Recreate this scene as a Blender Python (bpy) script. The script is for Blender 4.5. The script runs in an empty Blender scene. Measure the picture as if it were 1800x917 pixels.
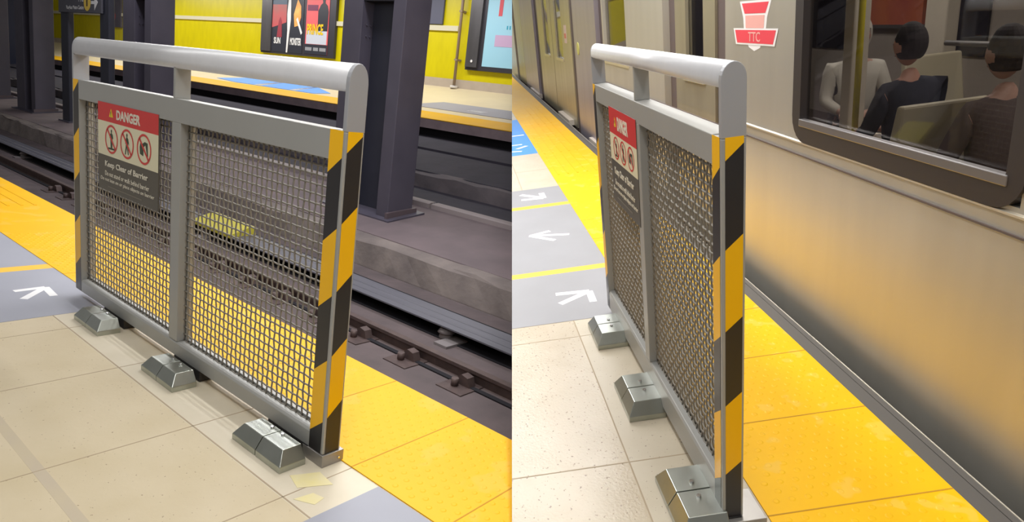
import bpy, bmesh, math, random
from mathutils import Vector, Matrix
random.seed(7)
scene = bpy.context.scene
COL = scene.collection

# ------------------------------------------------------------------ camera
# Two neighbouring stretches of platform: "A" (empty tracks) and "B" (train in).
# World axes = stretch A (x along the platform edge, y away from the tracks, z up).
RA = Matrix(((-0.774895, -0.618502, 0.130357), (-0.237851, 0.094246, -0.966718), (0.585632, -0.780111, -0.220142)))
TA = Vector((-0.595465, 0.609288, 2.052766))
RB = Matrix(((-0.077823, -0.990440, -0.113892), (-0.336948, 0.133646, -0.931990), (0.938302, -0.034155, -0.344127)))
TB = Vector((0.558983, 0.682195, 1.734688))
CAM_A = -(RA.transposed() @ TA)
CAM_B = -(RB.transposed() @ TB)
cam = bpy.data.cameras.new('camera'); cam.lens = 23.0; cam.sensor_width = 36.0; cam.clip_end = 300; cam.clip_start = 0.05
camo = bpy.data.objects.new('camera', cam); COL.objects.link(camo)
rt = RA.transposed()
camo.matrix_world = Matrix.Translation(CAM_A) @ (rt @ Matrix(((1, 0, 0), (0, -1, 0), (0, 0, -1)))).to_4x4()
scene.camera = camo
MB_ = Matrix.Translation(rt @ (TB - TA)) @ (rt @ RB).to_4x4()
FR = {'A': Matrix.Identity(4), 'B': MB_}
CUT = {'A': (CAM_A, Vector(RA[0])), 'B': (CAM_B, Vector(RB[0]))}

# ------------------------------------------------------------------ world, lights, exposure
w = bpy.data.worlds.new('world'); scene.world = w; w.use_nodes = True
w.node_tree.nodes['Background'].inputs[0].default_value = (0.95, 0.93, 0.90, 1)
w.node_tree.nodes['Background'].inputs[1].default_value = 0.24
scene.view_settings.view_transform = 'Standard'; scene.view_settings.look = 'None'
scene.view_settings.exposure = 0.0; scene.view_settings.gamma = 1.0
scene.view_settings.use_curve_mapping = False

def area(name, side, loc, size, size_y, power, color=(1, .985, .955), rot=(0, 0, 0)):
    l = bpy.data.lights.new(name, 'AREA'); l.shape = 'RECTANGLE'; l.size = size; l.size_y = size_y
    l.energy = power; l.color = color
    o = bpy.data.objects.new(name, l); COL.objects.link(o)
    o.matrix_world = FR[side] @ Matrix.Translation(loc) @ Matrix.Rotation(rot[2], 4, 'Z') @ Matrix.Rotation(rot[0], 4, 'X')
    return o
area('platform_light', 'A', (2.0, 0.95, 2.7), 9.0, 0.24, 44)
area('edge_light', 'A', (2.0, -1.9, 2.9), 9.0, 0.22, 185)
area('far_platform_light', 'A', (18, -11.6, 4.9), 34, 0.9, 1150)
area('track_fill_light', 'A', (8, -4.5, 4.6), 16, 0.5, 300, (0.97, .95, 1.0))  # added fill lamp over the tracks, brightens bed, median and far nosing
area('platform_light', 'B', (2.5, 0.52, 2.6), 8.0, 0.20, 62)
area('edge_light', 'B', (2.5, -0.45, 2.7), 8.0, 0.20, 62)
area('carriage_light', 'B', (2.6, -2.1, 1.95), 6.0, 0.6, 42)

# ------------------------------------------------------------------ helpers
def srgb(c):
    return tuple(((v / 255) / 12.92 if v / 255 <= 0.04045 else ((v / 255 + 0.055) / 1.055) ** 2.4) for v in c) + (1,)
MATS = {}
def mat(name, c, rough=0.6, metal=0.0, c2=None, scale=8.0, amt=0.5, bump=0.0, bscale=60.0, emit=0.0, detail=4.0, stretch=(1, 1, 1), spots=None, spec=None):
    if name in MATS: return MATS[name]
    m = bpy.data.materials.new(name); m.use_nodes = True
    nt = m.node_tree; b = nt.nodes['Principled BSDF']
    b.inputs['Base Color'].default_value = srgb(c); b.inputs['Roughness'].default_value = rough; b.inputs['Metallic'].default_value = metal
    if spec is not None: b.inputs['Specular IOR Level'].default_value = spec
    tc = nt.nodes.new('ShaderNodeTexCoord'); mp = nt.nodes.new('ShaderNodeMapping'); mp.inputs['Scale'].default_value = stretch
    nt.links.new(tc.outputs['Object'], mp.inputs['Vector'])
    if c2 is not None:
        n = nt.nodes.new('ShaderNodeTexNoise'); n.inputs['Scale'].default_value = scale; n.inputs['Detail'].default_value = detail
        r = nt.nodes.new('ShaderNodeValToRGB'); r.color_ramp.elements[0].position = 0.5 - amt / 2; r.color_ramp.elements[1].position = 0.5 + amt / 2
        r.color_ramp.elements[0].color = srgb(c); r.color_ramp.elements[1].color = srgb(c2)
        nt.links.new(mp.outputs['Vector'], n.inputs['Vector']); nt.links.new(n.outputs['Fac'], r.inputs['Fac'])
        last = r.outputs['Color']
        if spots is not None:
            sc, th, sp = spots
            v = nt.nodes.new('ShaderNodeTexNoise'); v.inputs['Scale'].default_value = sc; v.inputs['Detail'].default_value = 2
            rr = nt.nodes.new('ShaderNodeValToRGB'); rr.color_ramp.elements[0].position = th; rr.color_ramp.elements[1].position = th + 0.04
            mx = nt.nodes.new('ShaderNodeMix'); mx.data_type = 'RGBA'; mx.inputs['B'].default_value = srgb(sp)
            nt.links.new(mp.outputs['Vector'], v.inputs['Vector']); nt.links.new(v.outputs['Fac'], rr.inputs['Fac'])
            nt.links.new(rr.outputs['Color'], mx.inputs['Factor']); nt.links.new(last, mx.inputs['A']); last = mx.outputs['Result']
        nt.links.new(last, b.inputs['Base Color'])
    if bump:
        n2 = nt.nodes.new('ShaderNodeTexNoise'); n2.inputs['Scale'].default_value = bscale; n2.inputs['Detail'].default_value = 3
        bp = nt.nodes.new('ShaderNodeBump'); bp.inputs['Strength'].default_value = bump; bp.inputs['Distance'].default_value = 0.01
        nt.links.new(mp.outputs['Vector'], n2.inputs['Vector']); nt.links.new(n2.outputs['Fac'], bp.inputs['Height']); nt.links.new(bp.outputs['Normal'], b.inputs['Normal'])
    if emit:
        b.inputs['Emission Color'].default_value = srgb(c); b.inputs['Emission Strength'].default_value = emit
    MATS[name] = m; return m

tan = mat('terrazzo_tan', (199, 184, 152), .5, c2=(208, 194, 166), scale=5, bump=.05, spots=(95, .69, (150, 132, 106)))
tanB = mat('terrazzo_glossy', (184, 169, 144), .25, c2=(194, 180, 157), scale=6, bump=.12, bscale=120, spots=(80, .66, (128, 110, 92)))
border = mat('terrazzo_border', (214, 204, 184), .5, c2=(204, 194, 172), scale=7)
borderB = mat('terrazzo_border_worn', (192, 180, 157), .4, c2=(202, 191, 171), scale=7, spots=(120, .7, (120, 100, 84)))
groutm = mat('grout', (172, 155, 130), .8)
yel = mat('tactile_yellow', (240, 184, 0), .5, c2=(236, 178, 2), scale=3, spots=(7, .60, (238, 184, 48)), spec=.25)
yelB = mat('tactile_yellow_worn', (250, 194, 0), .48, c2=(246, 186, 0), scale=4, spots=(11, .60, (248, 196, 60)), spec=.25)
seam_y = mat('tactile_seam', (196, 140, 30), .8)
greyfloor = mat('floor_vinyl_grey', (150, 152, 164), .55, c2=(160, 162, 174), scale=2.5)
greyfloorB = mat('floor_vinyl_grey_b', (146, 146, 150), .5, c2=(152, 152, 157), scale=3)
yline = mat('floor_line_yellow', (238, 186, 62), .55)
bluefloor = mat('floor_vinyl_blue', (70, 150, 235), .5, c2=(82, 160, 240), scale=3)
white = mat('paint_white', (238, 238, 240), .5)
steel = mat('barrier_grey', (160, 160, 157), .42, .15, c2=(166, 166, 163), scale=3)
rail_m = mat('handrail_satin', (216, 216, 219), .34, .2, c2=(222, 222, 225), scale=30)
endm = mat('end_cap_grey', (172, 173, 178), .5, .35)
wire = mat('mesh_wire', (142, 137, 128), .6, .25, c2=(130, 125, 117), scale=25)
hazy = mat('hazard_yellow', (250, 190, 0), .38)
hazk = mat('hazard_black', (40, 38, 40), .35)
chrome = mat('polished_steel', (186, 190, 184), .32, 1.0, c2=(168, 172, 164), scale=9)
plate_m = mat('base_plate_steel', (168, 164, 160), .4, .6, c2=(154, 150, 146), scale=9)
bolt_m = mat('bolt_steel', (225, 225, 225), .2, 1.0)
blackm = mat('black_rubber', (34, 32, 32), .7)
signred = mat('sign_red', (208, 52, 52), .4)
signcream = mat('sign_cream', (226, 220, 190), .45)
signdark = mat('sign_charcoal', (84, 80, 72), .45)
signtext = mat('sign_text_cream', (222, 216, 200), .5)
signfig = mat('sign_figure_green', (52, 66, 48), .5)
signyel = mat('sign_triangle_yellow', (236, 208, 40), .5)
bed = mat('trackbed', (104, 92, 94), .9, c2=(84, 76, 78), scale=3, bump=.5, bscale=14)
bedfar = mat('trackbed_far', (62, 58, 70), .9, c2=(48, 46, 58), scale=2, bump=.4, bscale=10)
railm = mat('running_rail_steel', (104, 88, 86), .55, .4, c2=(84, 72, 72), scale=12)
cover = mat('cover_board_grey', (98, 98, 108), .5, c2=(86, 86, 96), scale=5, stretch=(.3, 3, 3))
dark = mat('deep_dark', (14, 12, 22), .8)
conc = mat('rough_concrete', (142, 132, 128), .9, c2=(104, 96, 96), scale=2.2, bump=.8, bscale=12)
median_m = mat('median_concrete', (126, 112, 116), .85, c2=(104, 94, 98), scale=1.6)
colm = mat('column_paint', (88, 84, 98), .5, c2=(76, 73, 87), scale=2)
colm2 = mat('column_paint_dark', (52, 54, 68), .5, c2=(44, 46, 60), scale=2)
walltile = mat('wall_tile_yellow', (226, 212, 0), .35, c2=(206, 192, 0), scale=1.6, amt=.7, stretch=(2.5, 1, .9))
trimw = mat('wall_trim_cream', (216, 210, 184), .5)
skirt = mat('wall_skirting', (196, 182, 166), .6, c2=(182, 168, 152), scale=3)
frame_m = mat('frame_charcoal', (66, 64, 72), .4, .3)
frame_side = mat('frame_side_grey', (104, 102, 106), .35, .4, c2=(84, 82, 84), scale=2, stretch=(1, 1, .3))
tunnel_m = mat('tunnel_wall', (40, 44, 66), .9, c2=(28, 32, 52), scale=.3)
ceil_m = mat('ceiling_dark', (70, 68, 72), .9)
stainless = mat('train_stainless', (206, 202, 192), .38, .6, c2=(190, 186, 176), scale=2.0, amt=.9, stretch=(3.5, 1, .5), bump=.03, bscale=3)
stainless_door = mat('train_door_steel', (190, 184, 162), .36, .7, c2=(174, 166, 144), scale=2, stretch=(3.5, 1, .5))
jamb = mat('door_gasket', (92, 80, 78), .6)
lilac = mat('body_panel_lilac', (178, 172, 182), .38, .7, c2=(166, 160, 172), scale=2, stretch=(3, 1, .4))
winframe = mat('window_gasket', (50, 44, 44), .5)
glass = bpy.data.materials.new('window_glass'); glass.use_nodes = True
_nt = glass.node_tree; _nt.nodes.remove(_nt.nodes['Principled BSDF'])
_g = _nt.nodes.new('ShaderNodeBsdfGlossy'); _g.inputs['Roughness'].default_value = .02; _t = _nt.nodes.new('ShaderNodeBsdfTransparent'); _t.inputs[0].default_value = (.78, .76, .74, 1)
_m = _nt.nodes.new('ShaderNodeMixShader'); _f = _nt.nodes.new('ShaderNodeLayerWeight'); _p = _nt.nodes.new('ShaderNodeMath'); _p.operation = 'POWER'; _p.inputs[1].default_value = 4.0
_q = _nt.nodes.new('ShaderNodeMath'); _q.operation = 'MULTIPLY_ADD'; _q.inputs[1].default_value = .5; _q.inputs[2].default_value = .035
_nt.links.new(_f.outputs['Facing'], _p.inputs[0]); _nt.links.new(_p.outputs[0], _q.inputs[0]); _nt.links.new(_q.outputs[0], _m.inputs[0]); _nt.links.new(_t.outputs[0], _m.inputs[1]); _nt.links.new(_g.outputs[0], _m.inputs[2]); _nt.links.new(_m.outputs[0], _nt.nodes['Material Output'].inputs[0])

def box(bm, x0, x1, y0, y1, z0, z1, mi=0):
    x0, x1 = sorted((x0, x1)); y0, y1 = sorted((y0, y1)); z0, z1 = sorted((z0, z1))
    v = [bm.verts.new((x, y, z)) for x in (x0, x1) for y in (y0, y1) for z in (z0, z1)]
    for f in ((0, 1, 3, 2), (4, 6, 7, 5), (0, 4, 5, 1), (2, 3, 7, 6), (0, 2, 6, 4), (1, 5, 7, 3)):
        bm.faces.new([v[i] for i in f]).material_index = mi
    return v
def prism(bm, pts, a0, a1, axis='x', mi=0, smooth=False):
    def P(p, a):
        return {'x': (a, p[0], p[1]), 'y': (p[0], a, p[1]), 'z': (p[0], p[1], a)}[axis]
    A = [bm.verts.new(P(p, a0)) for p in pts]; B = [bm.verts.new(P(p, a1)) for p in pts]
    n = len(pts)
    for i in range(n):
        f = bm.faces.new((A[i], A[(i + 1) % n], B[(i + 1) % n], B[i])); f.material_index = mi; f.smooth = smooth
    bm.faces.new(A).material_index = mi; bm.faces.new(B[::-1]).material_index = mi
def cyl(bm, p0, p1, r, n=12, r1=None, mi=0, smooth=True):
    p0 = Vector(p0); p1 = Vector(p1); d = (p1 - p0).normalized(); r1 = r if r1 is None else r1
    a = d.orthogonal().normalized(); b = d.cross(a)
    A = []; B = []
    for i in range(n):
        t = 2 * math.pi * i / n; o = a * math.cos(t) + b * math.sin(t)
        A.append(bm.verts.new(p0 + o * r)); B.append(bm.verts.new(p1 + o * r1))
    for i in range(n):
        f = bm.faces.new((A[i], A[(i + 1) % n], B[(i + 1) % n], B[i])); f.material_index = mi; f.smooth = smooth
    bm.faces.new(A[::-1]).material_index = mi; bm.faces.new(B).material_index = mi
def tube(bm, pts, r, n=5, mi=0):
    rings = []
    for k, p in enumerate(pts):
        p = Vector(p); d = (Vector(pts[min(k + 1, len(pts) - 1)]) - Vector(pts[max(k - 1, 0)])).normalized()
        a = d.cross(Vector((0, 1, 0.001))).normalized(); b = d.cross(a)
        rings.append([bm.verts.new(p + a * r * math.cos(2 * math.pi * i / n) + b * r * math.sin(2 * math.pi * i / n)) for i in range(n)])
    for A, B in zip(rings, rings[1:]):
        for i in range(n):
            f = bm.faces.new((A[i], A[(i + 1) % n], B[(i + 1) % n], B[i])); f.smooth = True; f.material_index = mi
    bm.faces.new(rings[0][::-1]); bm.faces.new(rings[-1])
def poly(bm, pts, y0, y1, mi=0):          # polygon in x,z given thickness in y
    prism(bm, pts, y0, y1, 'y', mi)
def flat(bm, pts, z0, z1, mi=0):          # polygon in x,y given thickness in z
    prism(bm, pts, z0, z1, 'z', mi)

ORG = {}
def finish(name, bm, mats, side, parent=None, loc=(0, 0, 0), clip=False, bevel=0.0, double=True):
    if clip:
        co, no = CUT[side]
        g = bm.verts[:] + bm.edges[:] + bm.faces[:]
        r = bmesh.ops.bisect_plane(bm, geom=g, plane_co=co, plane_no=no, clear_outer=(side == 'A'), clear_inner=(side == 'B'))
        ed = [e for e in r['geom_cut'] if isinstance(e, bmesh.types.BMEdge)]
        try: bmesh.ops.edgeloop_fill(bm, edges=ed)
        except Exception: pass
    o_ = ORG[parent.name][1] if parent else Vector(loc)
    bmesh.ops.translate(bm, verts=bm.verts[:], vec=-Vector(o_))
    bmesh.ops.recalc_face_normals(bm, faces=bm.faces[:])
    me = bpy.data.meshes.new(name); bm.to_mesh(me); bm.free()
    for m in (mats if isinstance(mats, (list, tuple)) else [mats]): me.materials.append(m)
    o = bpy.data.objects.new(name, me); COL.objects.link(o)
    if parent: o.parent = parent; ORG[o.name] = (side, Vector(o_))
    else: o.matrix_world = FR[side] @ Matrix.Translation(loc); ORG[o.name] = (side, Vector(loc))
    if bevel:
        b = o.modifiers.new('bevel', 'BEVEL'); b.width = bevel; b.segments = 2; b.limit_method = 'ANGLE'
    return o
def part(name, bm, m, parent, clip=False, bevel=0.0, label=None):
    o = finish(name, bm, m, ORG[parent.name][0], parent, clip=clip, bevel=bevel)
    if label: o['label'] = label
    return o
def thing(name, label, cat, side, loc, group=None):
    o = bpy.data.objects.new(name, None); COL.objects.link(o); o.empty_display_size = .1
    o.matrix_world = FR[side] @ Matrix.Translation(loc); ORG[o.name] = (side, Vector(loc))
    return tag(o, label, cat, group)
def tag(o, label, cat=None, group=None, kind=None):
    o['label'] = label
    if cat: o['category'] = cat
    if group: o['group'] = group
    if kind: o['kind'] = kind
    return o
def struct(name, bm, m, side, loc=(0, 0, 0), label=None, clip=True):
    o = finish(name, bm, m, side, None, loc, clip=clip); o['kind'] = 'structure'
    if label: o['label'] = label
    return o
def new(): return bmesh.new()
def copy_tree(o, parent=None):
    c = o.copy(); COL.objects.link(c)
    if parent: c.parent = parent
    if o.name in ORG: ORG[c.name] = ORG[o.name]
    for ch in list(o.children): copy_tree(ch, c)
    return c
def text_bm(s, w, h, origin, xd, yd, thick=.0008, bold=0.0, align='C'):
    """flat lettering, fitted to width w and cap height h, centred on origin"""
    cu = bpy.data.curves.new('t', 'FONT'); cu.body = s; cu.offset = bold; cu.extrude = 0.01; cu.resolution_u = 3
    o = bpy.data.objects.new('t', cu); COL.objects.link(o)
    bpy.context.view_layer.update()
    me = bpy.data.meshes.new_from_object(o.evaluated_get(bpy.context.evaluated_depsgraph_get()))
    bpy.data.objects.remove(o); bpy.data.curves.remove(cu)
    bm = bmesh.new(); bm.from_mesh(me); bpy.data.meshes.remove(me)
    xs = [v.co.x for v in bm.verts]; ys = [v.co.y for v in bm.verts]
    cx, cy = (min(xs) + max(xs)) / 2, (min(ys) + max(ys)) / 2
    sx = w / (max(xs) - min(xs)); sy = h / (max(ys) - min(ys))
    xd = Vector(xd); yd = Vector(yd); nd = xd.cross(yd)
    for v in bm.verts:
        v.co = Vector(origin) + xd * (v.co.x - cx) * sx + yd * (v.co.y - cy) * sy + nd * (thick if v.co.z > 0 else 0)
    return bm
XD, ZD = (-1, 0, 0), (0, 0, 1)

# ================================================================== STRETCH A : structure
FLA = -0.0418
bm = new(); box(bm, -2.5, 14, .18, 3.2, FLA - .35, FLA)
struct('floor', bm, tan, 'A', label='tan terrazzo platform floor beside the empty tracks')
bm = new(); box(bm, -2.5, 14, -.0708, .18, FLA - .35, FLA)
struct('trim_1', bm, border, 'A', label='pale terrazzo border slab under the barrier')
bm = new()
for x in (-.62, -.061, .47, 1.06, 1.575): box(bm, x - .0018, x + .0018, -.0708, 3.2, FLA, FLA + .0006)
box(bm, -2.5, 14, .1725, .1775, FLA, FLA + .0006)
struct('trim_14', (lambda b: (box(b, -2.5, 14, .598, .628, FLA, FLA + .0004), b)[1])(new()), mat('grout_band', (188, 175, 156), .6, c2=(196, 182, 152), scale=6), 'A', label='broad faint grout band across the tan floor')
struct('trim_2', bm, groutm, 'A', label='thin grout joints between the terrazzo slabs')

def tactile(side, y0, y1, fl, x0, x1, seams, dx0, dx1, m):
    bm = new(); box(bm, x0, x1, y0, y1, fl - .35, fl + .004, 0)
    for s in seams: box(bm, s - .0022, s + .0022, y0, y1, fl + .004, fl + .0046, 1)
    n = 0; px = .046; x = dx0; row = 0
    while x < dx1:
        y = y0 + .035 + (px / 2 if row % 2 else 0)
        while y < y1 - .03:
            if min(abs(x - s) for s in seams) > .014:
                r = .0115; z = fl + .004
                v0 = [bm.verts.new((x + r * math.cos(t * math.pi / 4), y + r * math.sin(t * math.pi / 4), z - .0005)) for t in range(8)]
                v1 = [bm.verts.new((x + r * .6 * math.cos(t * math.pi / 4), y + r * .6 * math.sin(t * math.pi / 4), z + .0016)) for t in range(8)]
                for i in range(8):
                    f = bm.faces.new((v0[i], v0[(i + 1) % 8], v1[(i + 1) % 8], v1[i])); f.smooth = True
                bm.faces.new(v1)
            y += px
        x += px * .8; row += 1
    for k in range(5):                    # directional bars further along
        y = y0 + .12 + k * .085
        for a in (4.3, 5.3, 6.3, 7.3, 8.3):
            box(bm, a, a + .9, y - .008, y + .008, fl + .003, fl + .0065, 0)
    return bm
struct('trim_3', tactile('A', -.6239, -.0708, FLA, -2.5, 14, [-.47, -.06, .35, .76, 1.17, 1.58, 1.99, 2.4], -1.0, 3.4, yel), [yel, seam_y], 'A', label='yellow tactile paving strip along the platform edge')
# platform face and the track trench
bm = new(); box(bm, -2.5, 60, -.63, -.58, -1.6, FLA - .3)
struct('wall_near', bm, conc, 'A', label='concrete face under the platform edge')
bm = new(); box(bm, -3, 60, -4.5, -.58, -1.45, -1.14)
struct('floor_1', bm, bed, 'A', label='dusty brown trackbed of the near track')
# median: rough curb face, sloping slab, kerb, far bed
bm = new()
prism(bm, [(-4.42, -1.5), (-4.42, -1.13), (-4.5, -.82), (-4.54, -.79), (-4.75, -.757), (-4.75, -1.5)], -3, 60)
bmesh.ops.subdivide_edges(bm, edges=[e for e in bm.edges if abs(e.verts[0].co.x - e.verts[1].co.x) > 10], cuts=160)
for v in bm.verts:
    if v.co.y > -4.7 and v.co.z > -1.1: v.co.y += random.uniform(-.03, .04); v.co.z += random.uniform(-.025, .012)
struct('trim_4', bm, conc, 'A', label='rough crumbling concrete curb beside the third rail')
bm = new(); prism(bm, [(-4.7, -.76), (-6.3, -.553), (-6.3, -1.5), (-4.7, -1.5)], -3, 60)
struct('floor_2', bm, median_m, 'A', label='concrete median between the two tracks')
bm = new(); prism(bm, [(-6.3, -.60), (-6.3, -.487), (-6.34, -.470), (-6.46, -.465), (-6.46, -.60)], 5.9, 60)
prism(bm, [(-6.3, -.60), (-6.3, -.487), (-6.34, -.470), (-6.46, -.465), (-6.46, -.60)], -3, 5.85)
struct('trim_5', bm, mat('kerb_grey', (150, 140, 142), .7), 'A', label='pale kerb edge behind the steel columns')
bm = new(); prism(bm, [(-6.4, -.47), (-7.4, -.453), (-7.4, -1.5), (-6.4, -1.5)], -3, 60, mi=0)
prism(bm, [(-7.52, -.16), (-9.0, .078), (-9.0, -1.5), (-7.52, -1.5)], -3, 60, mi=0)
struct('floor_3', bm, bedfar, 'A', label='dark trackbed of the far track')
bm = new(); prism(bm, [(-7.38, -.47), (-7.40, -.20), (-7.55, -.165), (-7.55, -1.5), (-7.38, -1.5)], -3, 60)
bmesh.ops.subdivide_edges(bm, edges=[e for e in bm.edges if abs(e.verts[0].co.x - e.verts[1].co.x) > 10], cuts=140)
for v in bm.verts:
    if -.5 < v.co.z: v.co.y += random.uniform(-.03, .03); v.co.z += random.uniform(-.03, .03)
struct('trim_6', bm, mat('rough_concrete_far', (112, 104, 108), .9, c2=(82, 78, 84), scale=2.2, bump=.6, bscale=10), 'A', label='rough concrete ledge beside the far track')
bm = new(); prism(bm, [(-9.0, .05), (-9.0, .121), (-9.9, .30), (-9.9, -1.2), (-9.0, -1.2)], -3, 60)
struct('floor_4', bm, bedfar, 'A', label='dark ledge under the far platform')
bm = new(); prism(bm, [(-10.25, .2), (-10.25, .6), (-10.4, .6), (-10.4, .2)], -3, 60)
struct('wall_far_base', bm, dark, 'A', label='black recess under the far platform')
bm = new(); prism(bm, [(-10.0, .49), (-10.0, .700), (-10.9, .80), (-10.9, .6), (-10.3, .49)], -3, 60)
struct('trim_7', bm, mat('platform_nosing', (158, 140, 144), .8, c2=(132, 118, 124), scale=3), 'A', label='concrete nosing of the far platform')
bm = new(); prism(bm, [(-9.99, .700), (-9.99, .716), (-10.75, .862), (-10.75, .80)], -3, 60)
struct('trim_8', bm, yel, 'A', label='yellow edge strip of the far platform')
bm = new(); prism(bm, [(-10.75, .862), (-14.0, 1.61), (-14, 1.3), (-10.75, .5)], -3, 60)
struct('floor_5', bm, mat('far_floor', (222, 206, 170), .45, c2=(212, 196, 162), scale=1.5), 'A', label='tan floor of the far platform')
# far wall
bm = new(); box(bm, -3, 60, -14.3, -14.0, 1.0, 7.5, 0)
struct('wall_far', bm, walltile, 'A', label='yellow tiled wall behind the far platform')
bm = new(); box(bm, -3, 60, -14.0, -13.96, 1.55, 1.86)
struct('baseboard_far', bm, skirt, 'A', label='beige skirting at the foot of the yellow wall')
bm = new(); box(bm, 13.02, 60, -14.0, -13.93, 3.27, 3.42)
struct('trim_9', bm, trimw, 'A', label='cream rail along the yellow wall')
bm = new(); box(bm, 38, 38.3, -10.9, 6, -2, 9)
struct('wall_tunnel', bm, tunnel_m, 'A', label='dark tunnel end far down the tracks')
bm = new(); box(bm, 48, 48.4, -14.3, -9.2, -2, 9)
struct('wall_tunnel_back', bm, tunnel_m, 'A', label='dark end wall of the far platform')
bm = new(); box(bm, -3, 60, -9.2, -1.2, 5.4, 5.6)
struct('ceiling', bm, ceil_m, 'A', label='dark ceiling over the tracks')

# running rails, clips, third rail
def running_rail(y, z, label, clips=True, name='running_rail', x0=-3.0):
    t = thing(name, label, 'rail', 'A', (x0, y, z))
    bm = new(); prism(bm, [(y - .07, z), (y + .07, z), (y + .065, z + .015), (y + .012, z + .03), (y + .012, z + .105), (y + .035, z + .115), (y + .035, z + .145), (y - .035, z + .145), (y - .035, z + .115), (y - .012, z + .105), (y - .012, z + .03), (y - .065, z + .015)], -3, 50)
    part('rail_profile', bm, railm, t, clip=True)
    if clips:
        X = 1.75
        while X < 11:
            bm = new()
            box(bm, X - .14, X + .14, y + .0, y + .30, z, z + .034)
            prism(bm, [(X - .09, z + .03), (X - .06, z + .11), (X + .01, z + .125), (X + .09, z + .06), (X + .09, z + .03)], y + .06, y + .14, 'y')
            cyl(bm, (X + .03, y + .19, z + .03), (X + .03, y + .19, z + .10), .032, 8)
            part('rail_clip', bm, railm, t, clip=True)
            X += .66
    return t
rr_ = running_rail(-2.85, -1.165, 'rusty running rail nearest the third rail, held by clips')
bm = new(); prism(bm, [(-2.72, -1.142), (-2.72, -1.128), (-2.77, -1.128), (-2.77, -1.142)], -3, 40)
part('foot_gap_shade', bm, dark, rr_, clip=True)  # dark strip standing in for the shadow gap along the rail foot
t = thing('third_rail', 'covered power rail with grey cover board and dark gap beneath', 'rail', 'A', (-3, -3.6, -1.14))
bm = new(); prism(bm, [(-3.33, -1.002), (-3.33, -.987), (-3.40, -.975), (-3.44, -.985), (-3.52, -.968), (-3.56, -.978), (-3.66, -.958), (-3.70, -.98), (-3.70, -1.002)], -3, 50)
part('cover_board', bm, cover, t, clip=True)
bm = new(); box(bm, -3, 50, -3.62, -3.52, -1.09, -1.02)
part('power_rail', bm, dark, t, clip=True)
bm = new(); box(bm, -3, 50, -3.74, -3.35, -1.139, -1.130)
part('gap_shade_strip', bm, dark, t, clip=True)  # shade beneath the cover board, painted as a near-black sheet on the bed
bm = new(); box(bm, -3, 50, -3.76, -3.70, -1.139, -.99)
part('back_board', bm, dark, t, clip=True)
bm = new(); prism(bm, [(-3.325, -1.0), (-3.33, -.95), (-3.60, -.86), (-3.68, -.86), (-3.69, -.98), (-3.40, -.98)], 6.55, 7.6)
part('cover_marker', bm, mat('marker_yellow', (206, 196, 66), .6, c2=(190, 180, 60), scale=6), t, label='yellow marked section of cover board')
for X in (2.62, 7.4, 11.2, 15.0):
    bm = new(); cyl(bm, (X, -3.42, -1.14), (X, -3.42, -1.075), .075, 14, .06); cyl(bm, (X, -3.42, -1.075), (X, -3.42, -1.03), .09, 14, .06)
    box(bm, X - .22, X - .05, -3.5, -3.2, -1.139, -1.115)
    part('insulator', bm, mat('insulator_grey', (128, 122, 124), .6), t)

# columns on the median
def ground(y): return -.553 + (y + 6.3) * -.1294
def column(x0, xb, x1, w, label, base=True):
    y0 = -5.35; y1 = y0 - w; zb = ground(y0) - .02
    t = thing('steel_column', label, 'column', 'A', ((x0 + x1) / 2, (y0 + y1) / 2, zb), 'steel columns on the median')
    f = .26 if x0 < 10 else .3
    for n, (a, b) in (('front', (x0, x0 + f)), ('rear', (xb, x1))):
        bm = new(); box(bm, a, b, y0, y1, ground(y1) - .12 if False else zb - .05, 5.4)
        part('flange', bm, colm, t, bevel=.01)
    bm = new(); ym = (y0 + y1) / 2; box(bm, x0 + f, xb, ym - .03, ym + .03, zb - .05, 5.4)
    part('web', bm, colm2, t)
    if base:
        bm = new(); prism(bm, [(y0 + .12, ground(y0 + .12) - .06), (y0 + .12, ground(y0 + .12) + .02), (y1 - .12, ground(y1 - .12) + .03), (y1 - .12, ground(y1 - .12) - .06)], x0 - .16, x1 + .12)
        part('base_plate', bm, colm, t)
        bm = new(); prism(bm, [(y0 + .05, ground(y0 + .05)), (y0 + .05, ground(y0) + .1), (y1 - .05, ground(y1) + .1), (y1 - .05, ground(y1 - .05))], x0 - .05, x0 + .002)
        part('foot_angle', bm, mat('column_foot', (96, 84, 90), .6), t)
    for zz in (1.93, 2.09):
        for yy in (y0 - .10, y0 - .17): bm = new(); cyl(bm, (xb + .002, yy, zz), (xb - .02, yy, zz), .014, 8); part('rivet', bm, colm, t)
    bm = new(); box(bm, x0 + f, xb, ym - .03, y0 - .02, 2.42, 2.52); part('bracket', bm, dark, t)
    return t
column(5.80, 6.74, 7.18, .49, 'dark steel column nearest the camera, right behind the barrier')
column(13.66, 14.45, 15.05, .50, 'grey steel column seen above the middle of the barrier handrail')
column(20.87, 21.7, 22.4, .50, 'broad steel column at the left edge with flared foot')
column(25.2, 26.0, 26.9, .6, 'dark steel column at the very left edge, partly out of the picture')
for x, wd, lab in ((18.45, .5, 'slim grey post carrying the left end of the direction sign'), (15.95, .5, 'slim dark post carrying the right end of the direction sign')):
    t = thing('sign_post', lab, 'post', 'A', (x + wd / 2, -5.5, ground(-5.4)), 'posts of the direction sign')
    bm = new(); box(bm, x, x + wd, -5.54, -5.4, ground(-5.4) - .05, 5.4); part('shaft', bm, colm2, t, bevel=.02)
    bm = new(); box(bm, x - .12, x + wd + .12, -5.66, -5.34, ground(-5.34) - .08, ground(-5.4) + .03); part('foot', bm, colm, t)
t = thing('direction_sign', 'hanging charcoal direction sign with yellow line circle and white arrow', 'sign', 'A', (17.4, -5.36, 2.15))
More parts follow.
